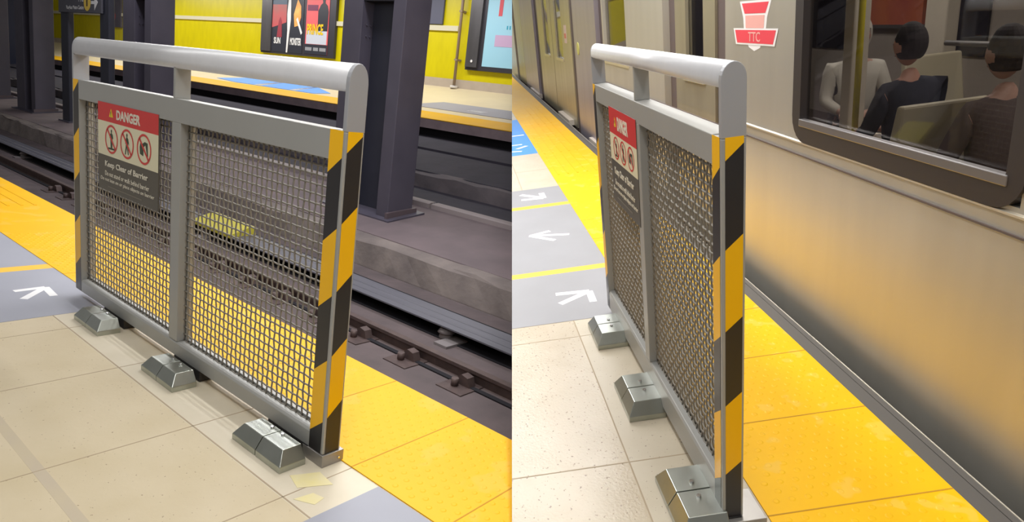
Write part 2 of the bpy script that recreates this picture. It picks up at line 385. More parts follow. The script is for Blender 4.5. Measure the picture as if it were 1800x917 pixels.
bm = new(); box(bm, 16.2, 18.9, -5.39, -5.34, 2.085, 2.9); part('board', bm, mat('sign_board', (88, 88, 98), .5), t, bevel=.01)
bm = new(); cyl(bm, (17.02, -5.34, 2.33), (17.02, -5.335, 2.33), .20, 28, smooth=False); part('line_circle', bm, mat('circle_yellow', (240, 206, 90), .5), t)
part('line_number', text_bm('1', .075, .20, (17.02, -5.333, 2.34), XD, ZD, bold=.0), mat('number_brown', (70, 58, 40), .5), t)
part('lettering', text_bm('Vaughan Metro Centre', 1.13, .12, (17.80, -5.338, 2.195), XD, ZD, bold=.02), white, t)
part('heading', text_bm('TTC', .34, .16, (17.42, -5.338, 2.42), XD, ZD, bold=.01), white, t)
bm = new(); poly(bm, [(16.78, 2.36), (16.78, 2.29), (16.58, 2.29), (16.58, 2.15), (16.38, 2.325), (16.58, 2.5), (16.58, 2.36)], -5.338, -5.334); part('arrow', bm, white, t)
# dark screen wall at far left (escalator side) and wall boxes
t = thing('wall_notice', 'charcoal notice panel with a red mark on the far yellow wall', 'notice', 'A', (37.6, -13.9, 3.2))
bm = new(); box(bm, 37.0, 38.5, -13.99, -13.9, 2.71, 4.8); part('panel', bm, colm, t)
bm = new(); poly(bm, [(38.35, 2.8), (38.35, 3.6), (38.1, 3.75), (37.6, 3.3), (37.7, 3.1), (38.0, 3.15), (38.05, 2.8)], -13.9, -13.89); part('red_mark', bm, mat('mark_red', (150, 70, 80), .5), t)
# far-platform objects
t = thing('wall_panel', 'blue-grey access panel above the cream rail, beside the dark column', 'panel', 'A', (14.5, -13.9, 3.45))
bm = new(); box(bm, 13.72, 16.6, -13.99, -13.93, 3.45, 6.2); part('panel_face', bm, mat('panel_bluegrey', (88, 90, 110), .5), t, bevel=.01)
bm = new(); box(bm, 13.8, 13.84, -13.93, -13.9, 4.2, 4.5); part('pull_handle', bm, colm2, t)
t = thing('wall_pipe', 'thin grey pipe running down the yellow wall to the floor', 'pipe', 'A', (13.0, -13.85, 1.62))
bm = new(); cyl(bm, (12.86, -13.85, 1.6), (12.86, -13.85, 6.2), .045, 10); part('pipe_run', bm, mat('pipe_grey', (150, 130, 110), .5), t)
bm = new(); cyl(bm, (12.86, -13.85, 1.58), (12.86, -13.85, 1.66), .12, 12); part('floor_flange', bm, mat('pipe_flange', (220, 215, 210), .5), t)
for z in (2.4, 3.8):
    bm = new(); box(bm, 12.8, 12.92, -13.99, -13.8, z, z + .05)
    part('pipe_bracket', bm, mat('pipe_grey', (0, 0, 0)), t)
def fplane(y): return .862 + (-(y) - 10.75) * (.748 / 3.25)
def ramp_decal(name, label, cat, polys, ms, group=None):
    bm = new()
    for pts, mi in polys:
        A = [bm.verts.new((x, y, fplane(y) + .004)) for x, y in pts]; B = [bm.verts.new((x, y, fplane(y) + .010)) for x, y in pts]
        n = len(pts); bm.faces.new(A[::-1]).material_index = mi; bm.faces.new(B).material_index = mi
        for i in range(n): bm.faces.new((A[i], A[(i + 1) % n], B[(i + 1) % n], B[i])).material_index = mi
    return tag(finish(name, bm, ms, 'A', None, (0, 0, 0), clip=True), label, cat, group)
ramp_decal('floor_decal', 'long blue floor decal with pale gaps on the far platform', 'floor decal',
           [([(21.6, -11.0), (20.2, -11.9), (17.3, -11.9), (15.2, -11.1), (15.6, -10.8), (20, -10.8)], 0), ([(18.9, -10.82), (18.6, -11.8), (18.3, -11.8), (18.5, -10.82)], 1), ([(16.9, -10.82), (16.7, -11.6), (16.5, -11.6), (16.6, -10.82)], 1)],
           [mat('decal_blue_far', (96, 158, 240), .5), mat('decal_gap', (214, 206, 196), .5)])
ramp_decal('floor_decal', 'grey floor decal on the far platform at the right of the column', 'floor decal',
           [([(11.9, -11.1), (11.3, -11.9), (3, -11.9), (3, -11.0)], 0), ([(9.9, -11.3), (9.8, -11.45), (9.3, -11.45), (9.4, -11.3)], 1)], [mat('decal_grey_far', (156, 154, 162), .5), white])
# posters
t = thing('poster_case', 'black poster case with a flame film poster and a pink theatre poster', 'poster case', 'A', (21.3, -13.9, 2.13))
bm = new(); box(bm, 18.98, 23.72, -13.99, -13.88, 2.13, 6.2); part('case', bm, frame_m, t, bevel=.01)
bm = new(); box(bm, 22.98, 23.68, -13.88, -13.84, 2.2, 6.2); part('side_column', bm, frame_side, t)
def pposter(x0, x1, z0, z1, name, m, y=-13.875):
    bm = new(); box(bm, x0, x1, y, y + .006, z0, z1); return part(name, bm, m, t)
pk = mat('poster_dark', (48, 50, 62), .4)
p1 = pposter(21.95, 22.95, 2.2, 6.2, 'film_poster', pk)
def sub(par, bmm, name, m):
    if not isinstance(name, str): name, m = m, name
    return part(name, bmm, m, par)
bm = new(); poly(bm, [(22.95, 3.1), (22.95, 3.95), (22.0, 3.95), (22.0, 3.3)], -13.868, -13.866); sub(p1, bm, 'sunset_band', mat('poster_red', (214, 84, 92), .4, c2=(170, 110, 105), scale=1.5))
bm = new(); poly(bm, [(22.95, 3.95), (22.95, 6.2), (22.0, 6.2), (22.0, 3.95)], -13.868, -13.866); sub(p1, bm, 'slate_sky', mat('poster_slate', (84, 100, 120), .4))
bm = new(); poly(bm, [(22.6, 2.75), (22.5, 3.35), (22.4, 3.5), (22.3, 3.35), (22.25, 2.75)], -13.866, -13.862); sub(p1, bm, 'small_figure', mat('poster_figure', (160, 60, 74), .4))
sub(p1, text_bm('SUN', .45, .24, (22.55, -13.862, 2.62), XD, ZD, .003, .03), white, 'poster_title')
p2 = pposter(20.9, 21.72, 2.2, 6.2, 'match_poster', pk)
bm = new(); poly(bm, [(21.45, 3.15), (21.52, 3.6), (21.3, 4.15), (21.08, 3.9), (21.05, 3.5), (21.2, 3.2)], -13.868, -13.864); sub(p2, bm, 'flame', mat('flame_orange', (244, 130, 50), .4, c2=(255, 214, 120), scale=2.2))
bm = new(); poly(bm, [(21.34, 3.42), (21.26, 3.5), (20.92, 2.95), (21.0, 2.88)], -13.864, -13.860); sub(p2, bm, 'match_stick', white)
sub(p2, text_bm('MONSTER', .72, .27, (21.32, -13.862, 2.62), XD, ZD, .003, .03), white, 'poster_title')
bm = new(); poly(bm, [(21.93, 2.2), (21.9, 3.0), (21.95, 3.6), (21.88, 4.4), (21.92, 6.2), (21.72, 6.2), (21.76, 4.6), (21.70, 3.4), (21.78, 2.8), (21.84, 2.2)], -13.872, -13.862); part('torn_strip', bm, white, t)
p3 = pposter(19.35, 20.72, 2.22, 6.2, 'theatre_poster', mat('poster_pink', (240, 92, 104), .4, c2=(240, 112, 112), scale=1))
bm = new(); poly(bm, [(20.66, 2.58), (20.66, 3.05), (19.42, 3.05), (19.42, 2.58)], -13.868, -13.866); sub(p3, bm, 'pale_band', mat('poster_pale', (206, 212, 226), .4))
bm = new(); poly(bm, [(20.72, 2.22), (20.72, 2.57), (19.35, 2.57), (19.35, 2.22)], -13.868, -13.864); sub(p3, bm, 'black_band', pk)
bm = new(); poly(bm, [(19.98, 3.05), (20.0, 3.75), (19.86, 3.95), (19.74, 4.02), (19.76, 4.12), (19.82, 4.25), (19.80, 4.45), (19.68, 4.52), (19.56, 4.45), (19.54, 4.25), (19.60, 4.12), (19.60, 4.02), (19.46, 3.92), (19.38, 3.72), (19.40, 3.05)], -13.866, -13.862); sub(p3, bm, 'dark_clad_figure', mat('poster_coat', (44, 44, 54), .4))
bm = new(); cyl(bm, (19.68, -13.862, 4.32), (19.68, -13.858, 4.32), .1, 14); sub(p3, bm, 'figure_face', mat('poster_skin', (176, 120, 110), .5))
sub(p3, text_bm('PRINCE', .98, .38, (20.13, -13.858, 3.1), XD, ZD, .003, .03), mat('title_yellow', (246, 206, 20), .4), 'poster_title')
sub(p3, text_bm('LINE:', .9, .34, (20.18, -13.862, 4.3), XD, ZD, .003, .01), mat('title_plum', (120, 44, 84), .4), 'poster_heading')
bm = new(); poly(bm, [(20.66, 3.75), (20.66, 3.95), (20.02, 3.95), (20.02, 3.75)], -13.866, -13.863); sub(p3, bm, 'plum_label', mat('title_plum', (0, 0, 0)))
for a_, b_ in ((20.68, 20.28), (20.18, 19.88), (19.80, 19.42)):
    bm = new(); poly(bm, [(a_, 2.34), (b_, 2.34), (b_, 2.46), (a_, 2.46)], -13.864, -13.860); sub(p3, bm, 'credit_line', mat('credit_grey', (150, 152, 160), .5))
t = thing('poster_case', 'poster case with a pale blue poster at the right of the yellow wall', 'poster case', 'A', (11.5, -13.9, 2.17))
bm = new(); box(bm, 8.4, 12.52, -13.99, -13.88, 2.17, 6.2); part('case', bm, frame_m, t, clip=True)
bm = new(); box(bm, 12.02, 12.48, -13.88, -13.82, 2.25, 6.2); part('side_column', bm, frame_side, t, clip=True)
bm = new(); cyl(bm, (12.22, -13.82, 2.42), (12.22, -13.80, 2.42), .04, 10); part('lock', bm, white, t)
bm = new(); box(bm, 8.4, 11.85, -13.875, -13.868, 2.3, 6.2); p = part('blue_poster', bm, mat('poster_lightblue', (158, 212, 238), .4, c2=(168, 216, 236), scale=.6), t, clip=True)
bm = new(); box(bm, 11.28, 11.42, -13.866, -13.862, 3.72, 4.6); sub(p, bm, 'red_strip', mat('poster_strip_red', (214, 84, 96), .5))
bm = new(); box(bm, 10.75, 11.45, -13.866, -13.862, 2.88, 3.2)
co, no = CUT['A']; bmesh.ops.bisect_plane(bm, geom=bm.verts[:] + bm.edges[:] + bm.faces[:], plane_co=co, plane_no=no, clear_outer=True)
sub(p, bm, 'pink_band', mat('poster_band_pink', (198, 168, 204), .5))
for k in range(3):
    bm = new(); box(bm, 11.02 - k * .1, 11.06 - k * .1, -13.866, -13.862, 3.36, 3.46); sub(p, bm, 'teal_tick', mat('poster_teal', (40, 160, 190), .5))

# floor decals, stretch A
def decal(side, name, label, xs, ys, fl, m, cat='floor decal', clip=True, group=None, z=.0012):
    bm = new(); box(bm, xs[0], xs[1], ys[0], ys[1], fl + .0002, fl + z)
    return tag(finish(name, bm, m, side, None, ((xs[0] + xs[1]) / 2, (ys[0] + ys[1]) / 2, fl), clip=clip), label, cat, group)
def seg(bm, a, b, wd, z0, z1):
    a = Vector(a); b = Vector(b); d = (b - a).normalized(); n = Vector((-d.y, d.x)) * wd / 2
    flat(bm, [tuple(a + n), tuple(b + n), tuple(b - n), tuple(a - n)], z0, z1)
def arrow(par, v, a1, a2, sh, wd, fl, clip=True):
    bm = new(); seg(bm, v, a1, wd, fl + .0012, fl + .0018); seg(bm, v, a2, wd, fl + .00125, fl + .00185); seg(bm, v, sh, wd, fl + .0013, fl + .0019)
    return part('arrow', bm, white, par, clip=clip)
d = decal('A', 'floor_decal', 'grey floor decal with a white arrow behind the far end of the barrier', (1.765, 2.54), (-.0708, 3.0), FLA, greyfloor)
arrow(d, (2.20, .072), (2.19, .205), (2.045, .083), (2.05, .205), .034, FLA)
decal('A', 'floor_line', 'yellow line between two grey floor decals at the left edge', (2.54, 2.63), (-.0708, 3.0), FLA, yline, 'floor line')
decal('A', 'floor_decal', 'grey floor decal beyond the yellow line at the left edge', (2.63, 3.9), (-.0708, 3.0), FLA, greyfloor)
d = decal('A', 'floor_decal', 'grey floor decal in the foreground between tan floor and yellow strip', (-1.6, -.195), (-.0668, 3.0), FLA, greyfloor)
arrow(d, (-.333, .07), (-.36, .2), (-.48, .083), (-.48, .2), .034, FLA)
bm = new(); flat(bm, [(-.02, .02), (.02, .1), (-.05, .12), (-.1, .03)], FLA + .0003, FLA + .0009); flat(bm, [(-.10, .10), (-.09, .16), (-.15, .13), (-.14, .09)], FLA + .0003, FLA + .0009)
tag(finish('paint_stain', bm, mat('stain_yellow', (226, 214, 150), .6, c2=(222, 212, 176), scale=20), 'A', None, (0, 0, FLA)), 'faint yellow paint stain on the pale border slab near the post foot', 'paint stain')

# ================================================================== THE BARRIERS
def barrier(side, label, L, S, D, M0, M1, zt, H, ztop, zob, zr0, zr1, fl, feet, sign, haz, wirep, plate):
    t = thing('safety_barrier', label, 'barrier', side, (L / 2, -D / 2, fl), 'platform end barriers')
    k = 12; R = D / 2; RZ = .054 if side == 'A' else .036
    arcz = zr1 - RZ
    # end posts: box section with rounded head; thin plate above the frame
    def head(y_in, off=0):   # profile y,z of an end plate
        pts = [(0, H - .002)]
        for i in range(k + 1):
            a = math.pi * i / k; pts.append((-R + R * math.cos(a), arcz + RZ * math.sin(a)))
        pts.append((-D, H - .002)); return pts
    for n, (a, b, pa, pb) in (('near', (0, S, 0, .016)), ('far', (L - S, L, L - .014, L))):
        bm = new(); box(bm, a, b, -D, 0, 0, H - .002)
        post = part('end_post', bm, steel, t, bevel=.0025)
        bm = new(); prism(bm, head(0), pa, pb); part('end_plate', bm, endm, t, bevel=.0015)
        # striped tape on end face and on the front face
        fx = -.0008 if n == 'near' else L + .0008
        def stripes(face):
            for i in range(-1, 10):
                base = haz[0] - .205 * (i + 1)         # z of lower boundary at front edge, yellow first (i = 0)
                top = base + .205
                if face == 'end':
                    u0, u1 = -.008, -D + .006; s = haz[1] / D
                    q = [(u0, top + s * -u0), (u0, base + s * -u0), (u1, base + s * -u1), (u1, top + s * -u1)]
                else:
                    u0, u1 = (.010, S - .001) if n == 'near' else (L - S + .001, L - .010); s = haz[2] / S
                    g0, g1 = (u0, u1) if n == 'near' else (L - u1, L - u0)
                    if n == 'near': q = [(u0, top - s * u0), (u0, base - s * u0), (u1, base - s * u1), (u1, top - s * u1)]
                    else: q = [(u0, top + s * (L - u0)), (u0, base + s * (L - u0)), (u1, base + s * (L - u1)), (u1, top + s * (L - u1))]
                # clip to 0..H
                tgt = new()
                def cl(pts, z, keep_above):
                    out = []
                    for j in range(len(pts)):
                        p, r = pts[j], pts[(j + 1) % len(pts)]
                        inp = (p[1] >= z) == keep_above or p[1] == z; inr = (r[1] >= z) == keep_above or r[1] == z
                        if inp: out.append(p)
                        if inp != inr:
                            tt = (z - p[1]) / (r[1] - p[1]); out.append((p[0] + tt * (r[0] - p[0]), z))
                    return out
                q = cl(q, 0.002, True)
                if len(q) > 2: q = cl(q, H, False)
                if len(q) < 3: tgt.free(); continue
                if face == 'end': prism(tgt, q, fx, fx + (.0006 if n == 'near' else -.0006), 'x')
                else: prism(tgt, q, .0008, .0002, 'y')
                part('yellow_stripe_tape' if i % 2 else 'black_stripe_tape', tgt, hazy if i % 2 else hazk, post)
        stripes('end'); stripes('front')
    # frame rails and middle post
    bm = new(); box(bm, S, L - S, -D, 0, zt, H); part('top_rail', bm, steel, t, bevel=.002)
    bm = new(); prism(bm, [(0, 0), (0, zob - .008), (-.006, zob), (-D, zob), (-D, 0)], S, L - S); part('bottom_rail', bm, steel, t, bevel=.0015)
    bm = new(); box(bm, M0, M1, -D + .002, -.0005, zob, zt); part('middle_post', bm, steel, t, bevel=.002)
    bm = new(); box(bm, M1 - .014, M1, -D + .004, -.003, H, zr0 + .01); part('handrail_support', bm, steel, t, bevel=.002)
    # handrail: rounded top, flat underside
    pts = [(0, zr0 + .006), (0, arcz)]
    for i in range(1, k): a = math.pi * i / k; pts.append((-R + R * math.cos(a), arcz + RZ * math.sin(a)))
    pts += [(-D, arcz), (-D, zr0 + .006), (-D + .008, zr0), (-.008, zr0)]
    bm = new(); prism(bm, pts, .016, L - .014, smooth=False)
    for f in bm.faces: f.smooth = abs(f.normal.x) < .5
    part('handrail', bm, rail_m, t)
    # woven wire panels
    px, pz = wirep; yw = -.030 if D > .06 else -.028; r = .0031
    for a, b in ((S, M0), (M1, L - S)):
        bm = new(); nx = round((b - a) / px); nz = round((zt - zob) / pz); dx = (b - a) / nx; dz = (zt - zob) / nz; am = .0018
        for i in range(nx + 1):
            x = a + dx * i; pp = []
            for j in range(nz * 2 + 1):
                z = zob + dz * j / 2; ph = math.cos(math.pi * (j / 2) + math.pi * i + math.pi * .5 * 0)
                jit = math.sin(i * 3.1 + j * .8) * .0004
                pp.append((min(max(x + jit, a), b), yw + am * ph, z))
            tube(bm, pp, r, 5)
        for j in range(nz + 1):
            z = zob + dz * j; pp = []
            for i in range(nx * 2 + 1):
                ph = -math.cos(math.pi * (i / 2) + math.pi * j)
                pp.append((a + dx * i / 2, yw + am * ph, z))
            tube(bm, pp, r, 5)
        part('wire_mesh_panel', bm, wire, t)
        for (p, q, z0, z1) in ((a, a + .012, zob, zt), (b - .012, b, zob, zt), (a + .012, b - .012, zob, zob + .01), (a + .012, b - .012, zt - .01, zt)):
            bm = new(); box(bm, p, q, yw - .010, yw - .004, z0, z1)
            part('mesh_retaining_strip', bm, steel, t)
    # feet
    for (f0, f1) in feet:
        yb = .12; yr = .094; zb0 = fl; zb1 = fl + .02; zr = .018 if side == 'A' else .026; ins = .028
        for (a, b, e0, e1) in ((f0, (f0 + f1) / 2 - .002, 1, 0), ((f0 + f1) / 2 + .002, f1, 0, 1)):
            ra = a + (ins if e0 else 0); rb = b - (ins if e1 else 0)
            y_in = .028 if side == 'A' else -.01; bm = new()
            lo = [(a, yb), (b, yb), (b, y_in), (a, y_in)]
            v0 = [bm.verts.new((x, y, zb0)) for x, y in lo]; v1 = [bm.verts.new((x, y, zb1)) for x, y in lo]
            v2 = [bm.verts.new((x, y, zr)) for x, y in ((ra, yr), (rb, yr), (rb, y_in), (ra, y_in))]
            for A, B in ((v0, v1), (v1, v2)):
                for i in range(4): bm.faces.new((A[i], A[(i + 1) % 4], B[(i + 1) % 4], B[i]))
            bm.faces.new(v2); bm.faces.new(v0[::-1])
            ft = part('foot_cover', bm, chrome, t, bevel=.0016)
        for xx in ((f0 + f1) / 2 - .03, (f0 + f1) / 2 + .03):
            bm = new(); cyl(bm, (xx, .042, zr - .002), (xx, .042, zr + .006), .006, 10); part('foot_bolt', bm, bolt_m, ft)
        bm = new(); box(bm, f0 + .03, f1 - .02, -D + .006, .003, fl + .004, .002); part('foot_block', bm, blackm, t)
    bm = new(); box(bm, *plate[:2], *plate[2:4], fl, -.001); pl = part('base_plate', bm, plate_m, t, bevel=.002)
    bm = new(); cyl(bm, (plate[0] - .001, plate[2] * .75 + plate[3] * .25, fl + .018), (plate[0] - .004, plate[2] * .75 + plate[3] * .25, fl + .018), .004, 8); part('plate_screw', bm, bolt_m, pl)
    # danger sign
    x0, x1, z0, z1, zc, zh = sign; W = x1 - x0; y = .004
    bm = new(); box(bm, x0, x1, -.0235, -.019 + y * 0, z0, z1)
    # plate fixed on the mesh, its face just proud of the frame
    for v in bm.verts: v.co.y += .019 + (.0015 if v.co.y > -.021 else 0)
    sg = part('danger_sign', bm, signdark, t); Y = .0025
    def rect(a, b, c, d, nm, m, y0=.0017, y1=.0022):
        bm = new(); box(bm, a, b, y0, y1, c, d); return part(nm, bm, m, sg)
    rect(x0, x1, zh, z1, 'red_header', signred); rect(x0, x1, zc, zh, 'pictogram_field', signcream)
    part('header_text', text_bm('DANGER', W * .39, (z1 - zh) * .52, (x0 + W * .47, Y, (z1 + zh) / 2 - .002), XD, ZD, bold=.035), signtext, sg)
    hx = x0 + W * .76; hz = (z1 + zh) / 2
    bm = new(); poly(bm, [(hx + W * .034, hz - .017), (hx - W * .034, hz - .017), (hx, hz + .018)], Y, Y + .0006); part('warning_triangle', bm, signyel, sg)
    part('triangle_mark', text_bm('!', W * .008, .02, (hx, Y + .001, hz - .003), XD, ZD), signdark, sg)
    cz = (zc + zh) / 2 + .002; rz = (zh - zc) * .42; rx = W * .112
    for q, fxx in enumerate((.755, .488, .213)):
        cx = x0 + W * fxx
        bm = new(); N = 36
        for i in range(N):
            a0, a1 = 2 * math.pi * i / N, 2 * math.pi * (i + 1) / N
            c0 = [(cx + rx * f * math.cos(a), cz + rz * f * math.sin(a)) for f, a in ((1, a0), (1, a1), (.86, a1), (.86, a0))]
            vs = [bm.verts.new((p[0], Y + .0007, p[1])) for p in c0]; bm.faces.new(vs)
        c = math.cos(.8) * .9; s_ = math.sin(.8) * .9; e = .06
        vs = [bm.verts.new((cx + rx * (c + e), Y + .0007, cz + rz * (s_ - e))), bm.verts.new((cx + rx * (c - e), Y + .0007, cz + rz * (s_ + e))), bm.verts.new((cx - rx * (c + e), Y + .0007, cz - rz * (s_ - e))), bm.verts.new((cx - rx * (c - e), Y + .0007, cz - rz * (s_ + e)))]
        bm.faces.new(vs)
        part('prohibition_ring', bm, signred, sg)
        if q == 0: pts = [[(-.12, -.62), (.12, -.62), (.16, .1), (.28, .05), (.2, .35), (.05, .42), (.1, .6), (0, .7), (-.1, .6), (-.05, .42), (-.2, .35), (-.28, .05), (-.16, .1)], [(-.5, -.72), (.5, -.72), (.5, -.6), (-.5, -.6)]]
        elif q == 1: pts = [[(-.3, -.72), (-.18, -.72), (.02, -.2), (.14, -.7), (.26, -.7), (.16, .1), (.34, -.05), (.18, .38), (.05, .45), (.1, .62), (0, .74), (-.1, .62), (-.06, .45), (-.18, .32), (-.26, -.02), (-.12, .1)]]
        else: pts = [[(-.55, -.35), (-.1, -.45), (-.05, .15), (.2, .3), (.45, -.4), (.55, -.4), (.5, .45), (.1, .5), (-.2, .35), (-.35, .25), (-.5, .4), (-.6, .1)]]
        bm = new()
        for pp in pts: poly(bm, [(cx - rx * p[0], cz + rz * p[1]) for p in pp], Y, Y + .0004)
        part('pictogram', bm, signfig, sg)
    hh = zc - z0; xc = x0 + W * .5
    part('main_text', text_bm('Keep Clear of Barrier', W * .72, hh * .21, (x0 + W * .51, Y, z0 + hh * .75), XD, ZD, bold=.02), signtext, sg)
    part('instruction_text', text_bm('Do not stand or walk behind barrier', W * .74, hh * .13, (x0 + W * .50, Y, z0 + hh * .50), XD, ZD), signtext, sg)
    part('instruction_text', text_bm('Do not lean on or place objects on barrier', W * .90, hh * .13, (x0 + W * .50, Y, z0 + hh * .31), XD, ZD), signtext, sg)
    bm = new(); box(bm, x0 + W * .24, x0 + W * .82, .0023, .0028, z0 + hh * .12, z0 + hh * .15); part('small_print', bm, mat('sign_text_dim', (118, 113, 102), .5), sg)
    return t
barrier('A', 'grey mesh safety barrier with striped post, in front of the empty tracks', 2.012, .0718, .066, .966, 1.034, .918, 1.005, 1.0, .060, 1.113, 1.193,
        FLA, ((.045, .32), (.742, .997), (1.42, 1.68)), (1.138, 1.715, .552, .931, .706, .852), (.937, .062, .0575), (.030, .030), (-.007, .10, -.078, .004))
barrier('B', 'grey mesh safety barrier seen nearly end-on beside the arriving train', 1.42, .0546, .0549, .690, .745, .943, 1.0107, 1.0, .092, 1.112, 1.166,
        -.0364, ((-.035, .222), (.53, .765), (1.062, 1.292)), (.722, 1.117, .592, .953, .757, .858), (.9535, .048, .046), (.022, .0245), (-.020, .10, -.112, .004))

# ================================================================== STRETCH B : platform
FLB = -.0364
bm = new(); box(bm, -2.2, 18, .172, 2.6, FLB - .35, FLB); struct('floor_6', bm, tanB, 'B', label='glossy tan terrazzo floor beside the train')
bm = new(); box(bm, -2.2, 18, -.132, .172, FLB - .35, FLB); struct('trim_10', bm, borderB, 'B', label='worn pale border slab under the end-on barrier')
bm = new()
for x in (-.56, .327, 1.212, 4.62): box(bm, x - .002, x + .002, -.132, 2.6, FLB, FLB + .0005)
box(bm, -2.2, 18, .170, .1745, FLB, FLB + .0006)
struct('trim_11', bm, groutm, 'B', label='thin grout joints beside the train')
struct('trim_12', tactile('B', -.6486, -.132, FLB, -2.2, 18, [-.8, -.39, .018, .43, .83, 1.24, 1.65, 2.06, 2.47, 2.88], -1.0, 3.0, yelB), [yelB, seam_y], 'B', label='bumpy yellow tactile strip beside the train')
bm = new(); box(bm, -2.2, 18, -.705, -.6486, FLB - .4, FLB - .002, 0); box(bm, -2.2, 18, -.709, -.705, FLB - .4, FLB - .006, 1); box(bm, -2.2, 18, -.728, -.709, FLB - .4, FLB - .004, 0); box(bm, -2.2, 18, -.7325, -.728, FLB - .01, FLB - .001, 2)
struct('trim_13', bm, [mat('edge_nosing_grey', (92, 88, 84), .6), blackm, mat('edge_bright', (214, 208, 196), .35, .6)], 'B', label='dark grey platform nosing with a bright metal edge')
bm = new(); box(bm, -2.2, 18, -4.6, -.7, -1.5, -1.2); struct('floor_7', bm, bedfar, 'B', label='dark trackbed under the train')
d = decal('B', 'floor_decal', 'grey floor decal with a white corner arrow behind the train-side barrier', (1.375, 1.978), (-.132, 2.5), FLB, greyfloorB)
arrow(d, (1.685, .040), (1.70, .21), (1.55, .045), (1.575, .205), .036, FLB)
decal('B', 'floor_line', 'yellow line on the floor left of the train-side barrier, the nearer one', (1.978, 2.045), (-.132, 2.5), FLB, yline, 'floor line')
d = decal('B', 'floor_decal', 'grey floor decal with a white arrow pointing left', (2.045, 3.34), (-.132, 2.5), FLB, greyfloorB)
arrow(d, (2.70, .238), (2.75, .10), (2.55, .095), (2.63, -.01), .034, FLB)
decal('B', 'floor_line', 'yellow line on the floor left of the train-side barrier, the farther one', (3.34, 3.42), (-.132, 2.5), FLB, yline, 'floor line')
d = decal('B', 'floor_decal', 'narrow grey floor decal farthest from the camera with a white arrow', (3.42, 3.93), (-.132, 2.5), FLB, greyfloorB)
arrow(d, (3.60, .035), (3.62, .21), (3.76, .035), (3.78, .20), .045, FLB)
d = decal('B', 'floor_decal', 'bright blue floor decal with white lines at the left of the train', (5.42, 8.0), (-.132, 2.5), FLB, bluefloor)
bm = new(); box(bm, 6.62, 6.68, -.1, .5, FLB + .0012, FLB + .002); box(bm, 6.0, 6.05, -.02, .25, FLB + .0012, FLB + .002); seg(bm, (5.62, .02), (5.72, .3), .05, FLB + .0012, FLB + .002); seg(bm, (5.9, -.06), (5.78, .06), .05, FLB + .0014, FLB + .0022)
part('white_marks', bm, white, d, clip=True)

# ================================================================== THE TRAIN
YT = -.80; ZB = -.15; ZTOP = 2.05; X0 = -1.6; X1 = 19
tr = thing('subway_train', 'stainless steel subway train alongside the yellow platform strip', 'train', 'B', (6, YT - 1.2, ZB))
def side_panel(holes, x0, x1, m, name, y0=YT - .05, y1=YT):
    """wall section x0..x1 with rectangular openings (a,b,c,d)"""
    bm = new(); xs = sorted({x0, x1} | {h[0] for h in holes} | {h[1] for h in holes})
    for a, b in zip(xs, xs[1:]):
        hs = [h for h in holes if h[0] <= a and h[1] >= b]
        if hs: h = hs[0]; box(bm, a, b, y0, y1, ZB, h[2]); box(bm, a, b, y0, y1, h[3], ZTOP)
        else: box(bm, a, b, y0, y1, ZB, ZTOP)
    return part(name, bm, m, tr, clip=True)
WIN = (.115, 1.265, .715, 1.62)
side_panel([WIN], X0, 2.02, stainless, 'body_side')
side_panel([(4.10, 4.95, .86, 1.6)], 3.08, 5.0, stainless, 'body_side')
side_panel([], 5.32, 6.62, lilac, 'body_side')
side_panel([], 10.85, 13.2, lilac, 'body_side')
side_panel([], 15.4, X1, stainless, 'body_side')
bm = new(); box(bm, X0, 5.0, YT, YT + .006, .640, .646); part('groove_line', bm, jamb, tr)
bm = new(); prism(bm, [(YT, .688), (YT + .008, .692), (YT + .008, .698), (YT, .702)], X0, 2.02); part('trim_moulding', bm, mat('train_moulding', (226, 216, 196), .3, .6), tr)
def door_leaf(a, b, win, m=stainless_door, mark=None):
    bm = new(); xs = [(a, win[0]), (win[0], win[1]), (win[1], b)] if win else [(a, b)]
    for p, q in xs:
        if win and (p, q) == (win[0], win[1]): box(bm, p, q, YT - .07, YT - .03, ZB + .05, win[2]); box(bm, p, q, YT - .07, YT - .03, win[3], ZTOP)
        else: box(bm, p, q, YT - .07, YT - .03, ZB + .05, ZTOP)
    dr = part('door', bm, m, tr, clip=True)
    if win:
        bm = new(); box(bm, win[0], win[1], YT - .06, YT - .05, win[2], win[3]); part('door_glass', bm, glass, dr, clip=True)
        bm = new(); box(bm, win[0] - .03, win[1] + .03, YT - .03, YT - .018, win[2] - .035, win[2]); part('window_lip', bm, mat('lip_steel', (206, 198, 170), .35, .6), dr, clip=True)
    return dr
door_leaf(2.24, 2.92, (2.42, 2.72, .86, 1.6)); dl = door_leaf(7.02, 8.72, (7.75, 8.35, .72, 1.6))
door_leaf(8.76, 10.42, (9.1, 9.7, .72, 1.6)); door_leaf(13.55, 15.2, None)
for a, b in ((2.02, 2.24), (2.92, 3.08), (5.0, 5.32), (6.62, 7.02), (8.72, 8.76), (10.42, 10.85), (13.2, 13.55), (15.2, 15.4)):
    bm = new(); box(bm, a, b, YT - .075, YT - .045, ZB, ZTOP); part('door_jamb', bm, jamb, tr, clip=True)
for a, b in ((7.3, 8.3), (10.7, 12.2), (5.0, 5.9)):
    bm = new(); box(bm, a, b, YT - .03, YT + .035, -.10, -.03); part('door_sill', bm, mat('sill_pale', (196, 186, 174), .5), tr, clip=True)
bm = new(); box(bm, X0, X1, YT - .35, YT - .06, -.85, ZB + .02); part('underframe', bm, blackm, tr, clip=True)
bm = new(); box(bm, X0, X1, YT - 2.7, YT - .05, ZTOP, ZTOP + .12); part('roof', bm, stainless, tr, clip=True)
bm = new(); box(bm, X0, X1, YT - 2.65, YT - .05, ZB, ZB + .08); part('carriage_floor', bm, mat('carriage_floor', (90, 78, 74), .6), tr, clip=True)
